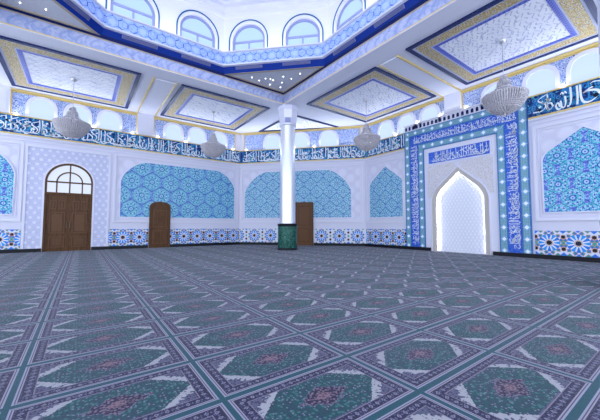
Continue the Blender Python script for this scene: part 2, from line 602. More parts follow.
mat('steel', None, .3, '#c6c6d0', metal=.5)
mat('star', m_star, .5)
mat('fillet', None, .5, '#b4bad6')
mat('shaft', None, .3, '#e2e4f0', metal=.5)
mat('tan', None, .5, '#b3a48f')
mat('teal_line', None, .4, '#0d5f90')
mat('frame_grey', None, .5, '#8f97c2')
mat('pane', None, .2, '#50586c', emit='#cfe4ff', strength=.56)
mat('pane_drum', None, .2, '#50586c', emit='#bddfff', strength=.56)
mat('pane_door', None, .2, '#506070', emit='#e2eaff', strength=.54)
mat('led', None, .5, '#ffffff', emit='#eef1ff', strength=14.)
mat('spot', None, .5, '#ffffff', emit='#ffffff', strength=5.)
mat('uplight', None, .5, '#ffffff', emit='#fff6ea', strength=10.)

# ------------------------------------------------------------------ calligraphy strokes
def smooth(P, k=5):
    L = []
    for i in range(len(P) - 1):
        p0, p1, p2, p3 = P[max(0, i - 1)], P[i], P[i + 1], P[min(len(P) - 1, i + 2)]
        for j in range(k):
            t = j / k
            L.append(tuple(.5 * (2 * p1[c] + (p2[c] - p0[c]) * t + (2 * p0[c] - 5 * p1[c] + 4 * p2[c] - p3[c]) * t * t
                                 + (3 * p1[c] - p0[c] - 3 * p2[c] + p3[c]) * t ** 3) for c in (0, 1)))
    return L + [P[-1]]
G = dict(
    alif=[(.03, .02), (.0, .3), (.02, .7), (-.01, 1.)],
    lam=[(.0, 1.), (.02, .6), (.0, .2), (-.08, .04), (-.25, .02), (-.34, .16)],
    nun=[(.0, .42), (.01, .2), (-.12, .03), (-.32, .05), (-.42, .3)],
    ra=[(.0, .35), (-.03, .16), (-.18, .0), (-.34, .0)],
    kaf=[(.2, .98), (-.25, .72), (.06, .42), (.03, .2), (-.14, .08), (-.5, .1)],
    sin=[(.0, .32), (-.03, .12), (-.1, .12), (-.12, .28), (-.15, .12), (-.22, .12), (-.25, .28), (-.28, .1), (-.42, .02), (-.55, .1), (-.58, .3)],
    ha=[(.0, .14), (-.06, .34), (-.2, .32), (-.24, .14), (-.12, .04), (.0, .14), (.04, .22)],
    ya=[(-.05, .4), (-.22, .4), (-.24, .26), (-.05, .2), (.02, .08), (-.2, .0), (-.7, .03)],
    jim=[(-.35, .46), (-.1, .5), (.05, .44), (-.22, .3), (-.3, .12), (-.14, .0), (.1, .04)],
    waw=[(-.02, .3), (-.12, .38), (-.16, .26), (-.04, .24), (-.02, .14), (-.14, .0), (-.26, .02)],
)
NAMES = list(G) + ['alif', 'lam', 'alif', 'lam', 'kaf']
def script(mb, F, s0, s1, z0, h, d, seed, w=.056, step=.17, swap=False, org=(0, 0)):
    """flowing two-tier script between s0 and s1 along a band of height h"""
    R = random.Random(seed); s = s1 - .05 * h
    while s > s0 + .45 * h:
        k = R.choice(NAMES)
        H = h * R.uniform(.82, .92)
        base = z0 + h * R.uniform(.06, .14)
        sc_ = H if k in ('alif', 'lam', 'kaf') else H * R.uniform(.9, 1.15)
        pts = [(s + x * sc_, base + y * sc_) for x, y in smooth(G[k])]
        pts = [(min(max(x, s0 + .02), s1 - .02), min(max(y, z0 + .03 * h), z0 + .97 * h)) for x, y in pts]
        mb.ribbon(F, pts, w * h * 1.25, d, swap=swap, o=org)
        if R.random() < .75 and k not in ('alif', 'lam', 'kaf'):       # upper tier
            q = R.choice(['ra', 'ha', 'waw', 'jim', 'nun', 'sin'])
            t = h * R.uniform(.5, .62)
            pts = [(s - .08 * h + x * t, z0 + h * R.uniform(.5, .54) + y * t) for x, y in smooth(G[q])]
            pts = [(min(max(x, s0 + .02), s1 - .02), min(max(y, z0 + .03 * h), z0 + .97 * h)) for x, y in pts]
            mb.ribbon(F, pts, w * h, d, swap=swap, o=org)
        if R.random() < .6:                                            # vowel marks and dots
            x, y = s - R.uniform(0, .25) * h, z0 + h * R.uniform(.35, .85); r = .05 * h
            if x > s0 + .1 * h: mb.ribbon(F, [(x - r, y - r * .6), (x + r, y + r * .6)], r * 1.5, d, thin=1., swap=swap, o=org)
        s -= h * step * R.uniform(.7, 1.35)

# ------------------------------------------------------------------ floor, carpet, walls
fl = MB(); fl.prism(Fr((0, 0, -.3), (1, 0, 0), (0, 0, 1), (0, 1, 0)),
    [(XL, YQ), (13.6, YQ), (13.6, 11.7), (8.1, 17.4), (XL, 17.4)], 0, .285, back=True)
tag(fl.build('floor', 'white'), 'pale floor slab under the patterned carpet', 'floor', kind='structure')
cp = MB(); cp.prism(Fr((0, 0, -.015), (1, 0, 0), (0, 0, 1), (0, 1, 0)),
    [(XL, YQ), (12.9, YQ), (12.9, 5.2), (13.35, 5.2), (13.35, 7.3), (12.9, 7.3), (12.9, 11.4), (7.8, 17), (.36, 17), (.36, 17.055), (-1.32, 17.055), (-1.32, 17), (XL, 17)], 0, .015)
tag(cp.build('prayer_carpet', 'carpet'), 'wall to wall teal and mauve prayer carpet woven with rows of medallions', 'carpet')

DOORC, DHW, DZS = -.48, .86, 3.07
portal_hole = arch(DOORC, DHW, 0., DZS, .86)
w = MB(); w.prism(FL, [(XL, 0)] + [p for p in [(DOORC - DHW, 0)] + portal_hole[2:][::-1] + [(DOORC + DHW, 0)]] + [(7.8, 0), (7.8, ZC), (XL, ZC)], -.35, 0, back=True)
tag(w.build('wall_left', 'wall'), 'long lavender white wall holding the double entrance door', 'wall', kind='structure')
w = MB(); w.rect(FD, 0, LD, 0, ZC, -.35, 0, back=True)
tag(w.build('wall_back', 'wall'), 'slanting lavender white wall across the far corner behind the column', 'wall', kind='structure')
MC = -6.25                                                   # middle of the mihrab, s on the right wall
NIN = pointed_half(1.01, 2.15, 3.46, .86)
nh = [(MC + x, z) for x, z in NIN] + [(MC - x, z) for x, z in NIN[-2::-1]]
w = MB(); w.prism(FQ, [(-11.4, 0), (MC - 1.01, 0)] + nh[::-1] + [(MC + 1.01, 0), (-YQ, 0), (-YQ, ZC), (-11.4, ZC)], -.35, 0, back=True)
tag(w.build('wall_right', 'wall'), 'lavender white wall around the tall blue prayer niche', 'wall', kind='structure')

# baseboards: one per wall
b = MB()
for a0, a1 in ((XL, DOORC - DHW - .02), (DOORC + DHW + .02, 2.78), (3.83, 7.8)): b.rect(FL, a0, a1, 0, .15, 0, .05)
tag(b.build('baseboard_left', 'black'), 'black baseboard along the wall with the entrance door', 'baseboard', kind='structure')
b = MB()
for a0, a1 in ((0, 3.52), (4.63, LD)): b.rect(FD, a0, a1, 0, .15, 0, .05)
tag(b.build('baseboard_back', 'black'), 'black baseboard along the slanting far wall', 'baseboard', kind='structure')
b = MB()
for a0, a1 in ((-11.4, MC - 1.28), (MC + 1.28, -YQ)): b.rect(FQ, a0, a1, 0, .15, 0, .10)
tag(b.build('baseboard_right', 'black'), 'black baseboard along the prayer niche wall', 'baseboard', kind='structure')

# tile dados
def dado(F, a0, a1, m, label):
    b = MB(); b.rect(F, a0, a1, .15, .965, 0, .02)
    o = tag(b.build('tile_dado', m), label, 'wall tile', 'star patterned tile dados')
    return o
dado(FL, XL, -2.04, 'dado_left', 'blue star tile dado left of the entrance portal')
dado(FL, 1.06, 2.78, 'dado_left', 'short blue star tile dado between entrance portal and small arched door')
dado(FL, 3.83, 7.78, 'dado_left', 'blue star tile dado between small arched door and far corner')
dado(FD, .03, 3.52, 'dado_back', 'blue star tile dado on slanting wall left of the column')
dado(FD, 4.63, LD - .03, 'dado_back', 'blue star tile dado on slanting wall right of the plain brown door')
dado(FQ, -11.37, MC - 2.58, 'dado_right', 'short blue star tile dado left of the blue niche frame')
dado(FQ, MC + 2.60, -YQ, 'dado_right', 'large blue star tile dado right of the blue niche frame')

# mosaic panels in moulded frames
def panel(F, outline, m, frame, label):
    a0, a1, z0, z1 = frame
    c = F((a0 + a1) / 2, z0)
    t = empty('mosaic_panel', c, label, 'mosaic panel', 'arched mosaic wall panels')
    b = MB(); b.prism(F, outline, 0, .025); b.build('mosaic', m, t)
    b = MB(); n = .05
    n_ = len(outline); cx = sum(p[0] for p in outline) / n_; cz = sum(p[1] for p in outline) / n_
    grow = []
    for i, p in enumerate(outline):
        q0, q1 = outline[i - 1], outline[(i + 1) % n_]
        k0 = i; 
        tx, tz = q1[0] - q0[0], q1[1] - q0[1]; l = math.hypot(tx, tz) or 1
        grow.append((p[0] + tz / l * n, p[1] - tx / l * n))
    b.strip(F, grow, outline, 0, .05, closed=True); b.build('arch_edge', 'white', t)
    b = MB()
    A = [(a0, z0), (a1, z0), (a1, z1), (a0, z1)]; B = [(a0 + .09, z0 + .09), (a1 - .09, z0 + .09), (a1 - .09, z1 - .09), (a0 + .09, z1 - .09)]
    b.strip(F, A, B, 0, .05, closed=True)
    A = [(a0 + .15, z0 + .15), (a1 - .15, z0 + .15), (a1 - .15, z1 - .15), (a0 + .15, z1 - .15)]
    B = [(a0 + .18, z0 + .18), (a1 - .18, z0 + .18), (a1 - .18, z1 - .18), (a0 + .18, z1 - .18)]
    b.strip(F, A, B, 0, .03, closed=True)
    b.build('molding', 'white', t)
    b = MB(); q = .2
    b.prism(F, [(a0 + q, z0 + q), (a1 - q, z0 + q), (a1 - q, z1 - q), (a0 + q, z1 - q)], 0, .008, holes=[grow])
    b.build('plaster_relief', 'stucco_relief', t)
    return t
panel(FL, shoulder(-8.25, -2.33, 1.6, 3.25, 4.36, 1.1), 'mosaic_right', (-8.55, -2.06, 1.3, 4.64), 'teal and blue mosaic panel cut by the photo edge, left of the entrance portal')
panel(FL, shoulder(1.5, 7.44, 1.57, 3.3, 4.36, 1.13), 'mosaic_left', (1.2, 7.7, 1.3, 4.64), 'wide light blue mosaic panel above the small arched door')
panel(FD, shoulder(.36, 6.77, 1.62, 3.1, 4.38, 1.35, 1.5), 'mosaic_back', (.1, LD - .12, 1.34, 4.66), 'wide pale blue mosaic panel behind the column')
panel(FQ, pointed(-10.0, 1.07, 1.6, 3.2, 4.28, .5), 'mosaic_back', (-11.32, MC - 2.55, 1.3, 4.64), 'narrow pale blue pointed mosaic panel left of the niche frame')
panel(FQ, pointed(-2.27, 1.07, 1.6, 3.3, 4.30, .5), 'mosaic_right', (-3.60, -.94, 1.3, 4.64), 'turquoise pointed mosaic panel right of the niche frame')

# calligraphy friezes
def frieze(F, a0, a1, seed, label, extra=None):
    t = empty('calligraphy_frieze', F((a0 + a1) / 2, 4.97), label, 'calligraphy frieze', 'calligraphy friezes under the upper windows')
    b = MB(); b.rect(F, a0, a1, 4.99, 5.72, 0, .05); bb = b.build('tile_band', 'frieze', t)
    b = MB()
    if extra:
        script(b, F, a0, extra[0], 4.99, .73, .056, seed); script(b, F, extra[1], a1, 4.99, .73, .056, seed + 1)
        for pts, ww in extra[2]: b.ribbon(F, smooth(pts), ww, .057)
    else: script(b, F, a0, a1, 4.99, .73, .056, seed)
    b.build('lettering', 'lettering', bb)
    b = MB(); script(b, F, a0, a1, 5.02, .70, .053, seed + 7, w=.05, step=.2); o = b.build('lettering', 'lettering_teal', bb); tag(o, 'turquoise lettering behind the white script')
    R = random.Random(seed + 50); s = a0 + .3
    if extra:
        for x, z, r in extra[3]:
            b = MB(); b.prism(F, [(x - r, z), (x, z - r), (x + r, z), (x, z + r)], .05, .058); b.build('dot', 'ink', bb)
    while s < a1 - .3:
        if not extra or s < extra[0]:
            r = R.uniform(.035, .06); z = 4.99 + R.uniform(.12, .5)
            b = MB(); b.prism(F, [(s - r, z), (s, z - r), (s + r, z), (s, z + r)], .05, .058); b.build('dot', 'ink', bb)
        s += R.uniform(.3, .7)
    
    for z0, z1 in ((4.935, 4.99), (5.72, 5.765)):
        b = MB(); b.rect(F, a0, a1, z0, z1, 0, .08); b.build('gold_edge', 'gold', t)
    b = MB(); b.rect(F, a0, a1, 4.86, 4.935, 0, .06); b.rect(F, a0, a1, 4.72, 4.78, 0, .04)
    b.build('molding', 'white', t)
frieze(FL, XL, 7.78, 11, 'long blue calligraphy frieze on the entrance wall')
frieze(FD, .03, LD - .03, 23, 'blue calligraphy frieze on the slanting wall behind the column')
frieze(FQ, -11.37, MC - 2.55, 37, 'short blue calligraphy frieze left of the niche frame')
zb = 5.02
allah = [([(-2.36, zb + .66), (-2.35, zb + .3), (-2.37, zb + .04)], .07),                                     # alif
         ([(-2.52, zb + .68), (-2.51, zb + .3), (-2.55, zb + .08), (-2.62, zb + .06)], .07),                   # lam
         ([(-2.66, zb + .42), (-2.65, zb + .2), (-2.69, zb + .05), (-2.76, zb + .08)], .06),                   # lam
         ([(-2.78, zb + .3), (-2.76, zb + .12), (-2.80, zb + .03), (-2.88, zb + .06), (-2.90, zb + .2), (-2.84, zb + .24), (-2.80, zb + .1)], .06),
         ([(-2.62, zb + .5), (-2.66, zb + .58), (-2.70, zb + .5), (-2.74, zb + .58), (-2.78, zb + .5)], .035),
         # the tall looping group to its right
         ([(-2.28, zb + .66), (-2.27, zb + .25), (-2.2, zb + .06), (-2.05, zb + .04), (-1.9, zb + .14)], .07),
         ([(-1.95, zb + .5), (-2.08, zb + .45), (-2.22, zb + .36), (-2.1, zb + .4), (-1.92, zb + .36), (-1.86, zb + .3), (-1.84, zb + .2)], .075),
         ([(-1.62, zb + .68), (-1.63, zb + .3), (-1.62, zb + .06)], .07),
         ([(-1.80, zb + .6), (-1.95, zb + .64), (-2.05, zb + .6)], .04)]
frieze(FQ, MC + 2.55, -YQ, 41, 'blue calligraphy frieze right of the niche frame', (-2.95, -1.5, allah, [(-1.93, zb + .2, .085), (-3.35, zb + .16, .06), (-1.96, zb + .5, .04)]))

# ------------------------------------------------------------------ entrance door and small doors
t = tag(MB().build('door_1', 'wood'), 'tall arched dark brown double entrance door with glazed fanlight', 'door', kind='structure')
def outline_strip(mb, F, c, hw, z0, zs, rise, wd, d0, d1, n=28):
    A = arch(c, hw, z0, zs, rise, n)[1:]; B = arch(c, hw - wd, z0, zs, rise - wd, n)[1:]
    A = A + [(c - hw, z0)]; B = B + [(c - hw + wd, z0)]
    mb.strip(F, A, B, d0, d1)
b = MB(); outline_strip(b, FL, DOORC, DHW, 0, DZS, .86, .07, -.2, .03); b.build('door_frame', 'wood', t)
for sg in (-1, 1):
    lf = MB(); x0, x1 = (DOORC - .80, DOORC - .002) if sg < 0 else (DOORC + .002, DOORC + .80)
    lf.rect(FL, x0 - .004, x1 + .004, .0, 2.5, -.14, -.06, back=True); lo = lf.build('door_leaf', 'wood', t)
    m_ = (x0 + x1) / 2
    for (p0, p1, q0, q1) in ((x0 + .12, m_ - .03, 1.86, 2.26), (m_ + .03, x1 - .12, 1.86, 2.26), (x0 + .12, x1 - .12, .78, 1.74), (x0 + .12, x1 - .12, .16, .66)):
        b = MB()
        b.strip(FL, [(p0, q0), (p1, q0), (p1, q1), (p0, q1)], [(p0 + .05, q0 + .05), (p1 - .05, q0 + .05), (p1 - .05, q1 - .05), (p0 + .05, q1 - .05)], -.06, -.03, closed=True)
        b.rect(FL, p0 + .09, p1 - .09, q0 + .09, q1 - .09, -.06, -.04)
        if q1 < .7:
            for i in range(1, 5):
                xx = p0 + (p1 - p0) * i / 5
                b.rect(FL, xx - .012, xx + .012, q0 + .05, q1 - .05, -.06, -.025)
        b.build('door_panel', 'wood_light', lo)
b = MB(); b.rect(FL, DOORC - .79, DOORC + .79, 2.5, 2.6, -.16, .01); b.build('transom', 'wood', t)
for sg in (-1, 1):
    b = MB(); b.tube([FL(DOORC + sg * .06, 1.0, -.02), FL(DOORC + sg * .06, 1.3, -.02)], .014); b.box(FL(DOORC + sg * .06, 1.02, -.04), (.012, .025, .012)); b.box(FL(DOORC + sg * .06, 1.28, -.04), (.012, .025, .012))
    tag(b.build('door_handle', 'bronze', t), 'slim bronze pull handle')
b = MB(); b.prism(FL, arch(DOORC, .80, 2.58, DZS, .80), -.13, -.12); b.build('pane', 'pane_door', t)
b = MB()
b.rect(FL, DOORC - .80, DOORC + .80, DZS - .03, DZS + .03, -.12, -.03)
b.rect(FL, DOORC - .025, DOORC + .025, 2.58, 3.86, -.12, -.028)
for sg in (-1, 1): b.rect(FL, DOORC + sg * .46 - .025, DOORC + sg * .46 + .025, 2.58, DZS, -.12, -.03)
ring = lambda r: [(DOORC + r * math.cos(PI * i / 24), DZS + r * math.sin(PI * i / 24)) for i in range(25)]
b.strip(FL, ring(.485), ring(.435), -.12, -.03)
b.build('glazing_bar', 'wood', t)

# patterned surround of the portal
t = empty('portal_surround', FL(DOORC, 0), 'raised white star pattern plaster surround framing the entrance door', 'door surround')
ph = [(DOORC - .93, .15), (DOORC + .93, .15)] + arch(DOORC, .93, 0, DZS, .93)[2:]
b = MB(); b.prism(FL, [(-1.94, .15), (DOORC - .93, .15)] + arch(DOORC, .93, 0, DZS, .93)[2:][::-1] + [(DOORC + .93, .15), (.98, .15), (.98, 4.5), (-1.94, 4.5)], 0, .03)
b.build('pattern_panel', 'portal', t)
b = MB(); outline_strip(b, FL, DOORC, .93, .15, DZS, .93, .07, 0, .045); b.build('inner_edge', 'white', t)
b = MB(); b.ustrip(FL, DOORC, 1.53, 4.6, 1.45, 4.5, .15, 0, .06); b.build('molding', 'white', t)

t = tag(MB().build('door_2', 'wood'), 'small brown door with rounded top on the entrance wall', 'door', kind='structure')
b = MB(); b.prism(FL, arch(3.305, .44, .0, 2.06, .25, p=2.4), 0, .09); b.build('door_leaf', 'wood', t)
b = MB(); A = arch(3.305, .50, 0, 2.08, .30, p=2.4)[1:] + [(2.805, 0)]; B = arch(3.305, .44, 0, 2.06, .25, p=2.4)[1:] + [(2.865, 0)]
b.strip(FL, A, B, 0, .12); b.build('door_frame', 'wood', t)
b = MB()
for q0, q1 in ((.2, .9), (1.05, 1.95)):
    b.strip(FL, [(2.97, q0), (3.64, q0), (3.64, q1), (2.97, q1)], [(3.02, q0 + .05), (3.59, q0 + .05), (3.59, q1 - .05), (3.02, q1 - .05)], .09, .105, closed=True)
b.build('door_panel', 'wood_light', t)
b = MB(); b.tube([FL(3.66, 1.0, .13), FL(3.56, 1.0, .13)], .012); b.box(FL(3.66, 1.0, .11), (.015, .02, .015)); tag(b.build('door_handle', 'bronze', t), 'small bronze lever handle')

t = tag(MB().build('door_3', 'wood'), 'plain rectangular brown door on the slanting wall behind the column', 'door', kind='structure')
b = MB(); b.rect(FD, 3.62, 4.53, .0, 2.45, 0, .09); b.build('door_leaf', 'wood_light', t)
b = MB(); b.ustrip(FD, 4.075, .52, 2.52, .455, 2.45, 0, 0, .12); b.build('door_frame', 'wood', t)
b = MB()
for q0, q1 in ((.2, 1.0), (1.15, 2.3)):
    b.strip(FD, [(3.72, q0), (4.43, q0), (4.43, q1), (3.72, q1)], [(3.77, q0 + .05), (4.38, q0 + .05), (4.38, q1 - .05), (3.77, q1 - .05)], .09, .1, closed=True)
b.build('door_panel', 'wood', t)
b = MB(); b.tube([FD(4.46, 1.0, .13), FD(4.36, 1.0, .13)], .012); b.box(FD(4.46, 1.0, .11), (.015, .015, .02)); tag(b.build('door_handle', 'bronze', t), 'small bronze lever handle')

# ------------------------------------------------------------------ clerestory
winno = [0]
def clerestory(F, a0, a1, centres, hw, where, ends):
    t = empty('arabesque_panel', F((a0 + a1) / 2, 5.77), 'blue and white arabesque panel between upper windows, ' + where, 'wall panel', 'arabesque panels of the upper windows')
    b = MB(); b.rect(F, a0, a1, 5.77, 6.74, 0, .02); b.build('tile_field', 'panel_blue', t)
    b = MB()
    b.ustrip(F, (a0 + a1) / 2, (a1 - a0) / 2, 6.78, (a1 - a0) / 2 - .05, 6.73, 5.77, 0, .05)
    b.build('gold_edge', 'gold', t)
    n = ['left', 'middle', 'right']
    for i, c in enumerate(centres):
        winno[0] += 1
        wo = tag(MB().build('window_%d' % winno[0], 'white'), 'pale arched upper window, %s of three in the bay %s' % (n[i], where), 'window', kind='structure')
        b = MB()
        A = arch(c, hw + .035, 5.77, 6.17, .56, 24, 2.3); B = arch(c, hw - .09, 5.77, 6.17, .44, 24, 2.3)
        b.strip(F, A[1:] + A[:1], B[1:] + B[:1], 0, .07); b.build('window_frame', 'white', wo)
        b = MB(); b.prism(F, B, .0, .03); b.build('pane', 'pane', wo)
    # uplights between the windows
    sp = [a0 + .2] + [(centres[i] + centres[i + 1]) / 2 for i in range(len(centres) - 1)] + [a1 - .2]
    nm = ['first', 'second', 'third', 'fourth']
    for i, s in enumerate(sp):
        onm = F is FQ and abs(s - MC) < 2.7
        b = MB(); c = F(s, 6.05 if onm else 5.765, .10); b.lathe(c, [(.03, 0), (.045, .01), (.045, .05), (.03, .055)], 12)
        tag(b.build('uplight', 'uplight', loc=c), 'small glowing ledge uplight, %s from left, %s' % (nm[i], where), 'uplight', 'uplights on the frieze ledge')
WA, WB, WD, WC, WE = ('above the entrance portal', 'left of the far corner', 'over the slanting wall', 'left above the niche frame', 'right above the niche frame')
clerestory(FL, -2.56, 2.12, (-1.55, -.29, .95), .50, WA, 0)
clerestory(FL, 2.88, 7.5, (3.88, 5.15, 6.42), .50, WB, 0)
clerestory(FD, .25, LD - .25, (2.1, 3.8, 5.52), .55, WD, 0)
clerestory(FQ, -11.15, -6.70, (-9.92, -8.66, -7.44), .50, WC, 0)
clerestory(FQ, -6.0, -1.2, (-4.72, -3.31, -2.08), .50, WE, 0)

# cornice and pilasters at the top of the walls
def cornice(F, segs, name, label):
    b = MB()
    for a0, a1 in segs:
        b.rect(F, a0, a1, 6.80, ZC, 0, .10)
    o = tag(b.build(name, 'white'), label, 'cornice', kind='structure')
    b = MB()
    for a0, a1 in segs: b.rect(F, a0, a1, 6.785, 6.845, .0, .13)
    b.build('gold_edge', 'gold', o)
cornice(FL, ((XL, -3.2), (-2.56, 2.12), (2.88, 7.8)), 'trim_1', 'white and gold cornice along the top of the entrance wall')
cornice(FD, ((0, LD),), 'trim_2', 'white and gold cornice along the top of the slanting wall')
cornice(FQ, ((-11.4, -6.70), (-6.0, -YQ)), 'trim_3', 'white and gold cornice along the top of the niche wall')
k = 3
for F, a0, a1, lab in ((FL, -3.2, -2.56, 'white pilaster at the far left of the upper windows'), (FL, 2.12, 2.88, 'white pilaster between the two window bays of the entrance wall'), (FQ, -6.70, -6.0, 'white pilaster above the niche frame')):
    k += 1
    zz = 6.06 if F is FQ else 5.77
    b = MB(); b.rect(F, a0, a1, zz, ZC, 0, .14); b.rect(F, a0 + .1, a1 - .1, zz + .13, 6.7, .14, .16)
    tag(b.build('trim_%d' % k, 'white'), lab, 'pilaster', kind='structure')

# ------------------------------------------------------------------ mihrab
t = empty('mihrab', FQ(MC, 0), 'tall blue prayer niche with white script borders and glowing white recess', 'prayer niche')
D0 = .07
b = MB(); b.ustrip(FQ, MC, 2.53, 5.73, 2.24, 5.45, .15, 0, D0); b.build('outer_border', 'tealborder', t)
b = MB(); b.ustrip(FQ, MC, 2.24, 5.45, 1.80, 5.02, .15, 0, D0 - .02); sb = b.build('script_band', 'script_blue', t)
b = MB()
script(b, FQ, MC - 2.2, MC + 2.2, 5.04, .39, D0 - .012, 61, .045, .14)
FZ = lambda: None
script(b, FQ, .2, 4.98, -.0, .40, D0 - .012, 62, .045, .14, swap=True, org=(MC - 1.82, 0))
script(b, FQ, .2, 4.98, -.0, .40, D0 - .012, 63, .045, .14, swap=True, org=(MC + 2.22, 0))
b.build('lettering', 'lettering', sb)
b = MB(); b.ustrip(FQ, MC, 1.80, 5.02, 1.52, 4.70, .15, 0, D0); b.build('inner_border', 'tealborder', t)
# white surround with the arched opening
H2 = pointed_half(1.18, 2.15, 3.64, 1.0)
oh = [(MC + x, z) for x, z in H2] + [(MC - x, z) for x, z in H2[-2::-1]]
b = MB(); b.prism(FQ, [(MC - 1.52, 0), (MC - 1.18, 0)] + oh[::-1] + [(MC + 1.18, 0), (MC + 1.52, 0), (MC + 1.52, 4.70), (MC - 1.52, 4.70)], 0, D0 - .05)
b.build('surround', 'white', t)
b = MB()
A = [(MC + 1.18, 0)] + oh + [(MC - 1.18, 0)]; B = [(MC + 1.01, 0)] + nh + [(MC - 1.01, 0)]
b.strip(FQ, A, B, -.3, D0 - .03); b.build('arch_molding', 'beige', t)
b = MB(); A2 = [(MC + (x - MC) * 1.03, z + .03) for x, z in A]
b.strip(FQ, A2, A, 0, D0); b.build('arch_bead', 'white', t)
for sg in (-1, 1):                                   # carved spandrels
    R = [p for p in H2 if p[1] > 2.35]
    pl = [(MC + sg * (x + .05), z + .06) for x, z in R] + [(MC + sg * .12, 3.86), (MC + sg * 1.36, 3.86), (MC + sg * 1.36, R[0][1])]
    b = MB(); b.prism(FQ, pl, D0 - .05, D0 - .03); b.build('spandrel', 'spandrel', t)
b = MB(); b.rect(FQ, MC - 1.28, MC + 1.28, 3.97, 4.49, D0 - .05, D0 - .01); ip = b.build('inscription_panel', 'script_blue', t)
b = MB(); script(b, FQ, MC - 1.26, MC + 1.26, 3.98, .50, D0 - .004, 71, .045, .14); b.build('lettering', 'lettering', ip)
b = MB(); b.strip(FQ, [(MC - 1.34, 3.91), (MC + 1.34, 3.91), (MC + 1.34, 4.55), (MC - 1.34, 4.55)], [(MC - 1.28, 3.97), (MC + 1.28, 3.97), (MC + 1.28, 4.49), (MC - 1.28, 4.49)], D0 - .05, D0, closed=True)
b.rect(FQ, MC - 1.40, MC + 1.40, 3.86, 3.885, D0 - .05, D0 - .02)
b.build('panel_edge', 'white', t)
# crown with its row of little dark arches
b = MB(); b.rect(FQ, MC - 2.53, MC + 2.53, 5.73, 5.77, 0, D0 + .03); b.rect(FQ, MC - 2.53, MC + 2.53, 5.77, 6.0, 0, D0)
b.rect(FQ, MC - 2.6, MC + 2.6, 6.0, 6.05, 0, D0 + .05)
cr = b.build('crown', 'white', t)
for i in range(26):
    c = MC - 2.42 + 4.84 * i / 25
    b = MB(); b.prism(FQ, arch(c, .052, 5.79, 5.91, .052, 8), D0, D0 + .012); b.build('dentil_tile', 'blue_dark', cr)
# recess: reveal, light strip and patterned back
b = MB()
Bn = [(MC + 1.01, 0)] + nh + [(MC - 1.01, 0)]
for p, q in zip(Bn, Bn[1:]):
    b.quad([FQ(*p, -.3), FQ(*q, -.3), FQ(*q, -.62), FQ(*p, -.62)], [(p[1], 0), (q[1], 0), (q[1], .3), (p[1], .3)])
b.prism(FQ, Bn[::-1] if False else Bn, -.64, -.62, back=True); b.build('recess', 'white', t)
sc2 = lambda P, k, dz: [(MC + (x - MC) * k, z * (1 - dz) if z > 0 else 0) for x, z in P]
P1 = sc2(Bn, .999, .0005)
b = MB(); b.prism(FQ, P1, -.34, -.12, back=True); b.build('niche_back', 'niche', t)
b = MB(); b.tube([FQ(p[0], p[1] + .03, -.07) for p in sc2(Bn, .985, .006)], .011, 8); tag(b.build('light_strip', 'led', t), 'glowing white light strip')

# ------------------------------------------------------------------ ceiling
c0 = OC
q_ = SQ + .06
sqr = [(c0.x - q_, c0.y - q_), (c0.x + q_, c0.y - q_), (c0.x + q_, c0.y + q_), (c0.x - q_, c0.y + q_)]
b = MB(); b.prism(CEIL, [(XL, YQ), (12.9, YQ), (12.9, 11.4), (7.8, 17), (XL, 17)], -.3, 0, holes=[sqr])
tag(b.build('ceiling', 'white'), 'flat lavender white ceiling around the dome opening', 'ceiling', kind='structure')
k = 6
for nm, lab, args in (('ceiling_rib', 'dropped ceiling rib with gold edges above the entrance wall', (2.12, 2.88, 12.5, 17., 0)), ('ceiling_rib', 'dropped ceiling rib with gold edges above the niche', (6.0, 6.7, 8.45, 12.9, 1))):
    a0, a1, b0, b1, ax = args
    k += 1
    R4 = lambda p0, p1, q0, q1: [(p0, q0), (p1, q0), (p1, q1), (p0, q1)] if ax == 0 else [(q0, p0), (q1, p0), (q1, p1), (q0, p1)]
    b = MB(); b.prism(CEIL, R4(a0, a1, b0, b1), 0, .03); o = tag(b.build('trim_%d' % k, 'white'), lab, 'ceiling rib', kind='structure')
    b = MB(); b.prism(CEIL, R4(a0 - .05, a0, b0 - .05, b1), 0, .05); b.prism(CEIL, R4(a1, a1 + .05, b0 - .05, b1), 0, .05); b.build('gold_edge', 'gold', o)
def coffer(cx, cy, h, label):
    t = empty('ceiling_panel', (cx, cy, ZC), label, 'ceiling panel', 'square painted ceiling panels')
    sq = lambda r: [(cx - r, cy - r), (cx + r, cy - r), (cx + r, cy + r), (cx - r, cy + r)]
    for nm, r0, r1, d, m in (('outer_border', 0, .13, .05, 'navy'), ('white_fillet', .13, .19, .03, 'fillet'), ('gold_border', .19, .54, .02, 'gold_band'),
                             ('inner_fillet', .54, .58, .03, 'fillet'), ('inner_border', .58, .71, .025, 'bluedash')):
        b = MB(); b.strip(CEIL, sq(h - r0), sq(h - r1), 0, d, closed=True); b.build(nm, m, t)
    b = MB(); b.prism(CEIL, sq(h - .71), 0, .01); b.build('painted_field', 'coffer', t)
coffer(-.42, 14.48, 2.06, 'square gold bordered ceiling panel above the entrance portal')
coffer(5.17, 14.46, 2.06, 'square gold bordered ceiling panel left of the column')
coffer(10.42, 8.92, 2.04, 'square gold bordered ceiling panel right of the column')
coffer(10.36, 3.55, 2.04, 'large looking gold bordered ceiling panel cut by the right photo edge')
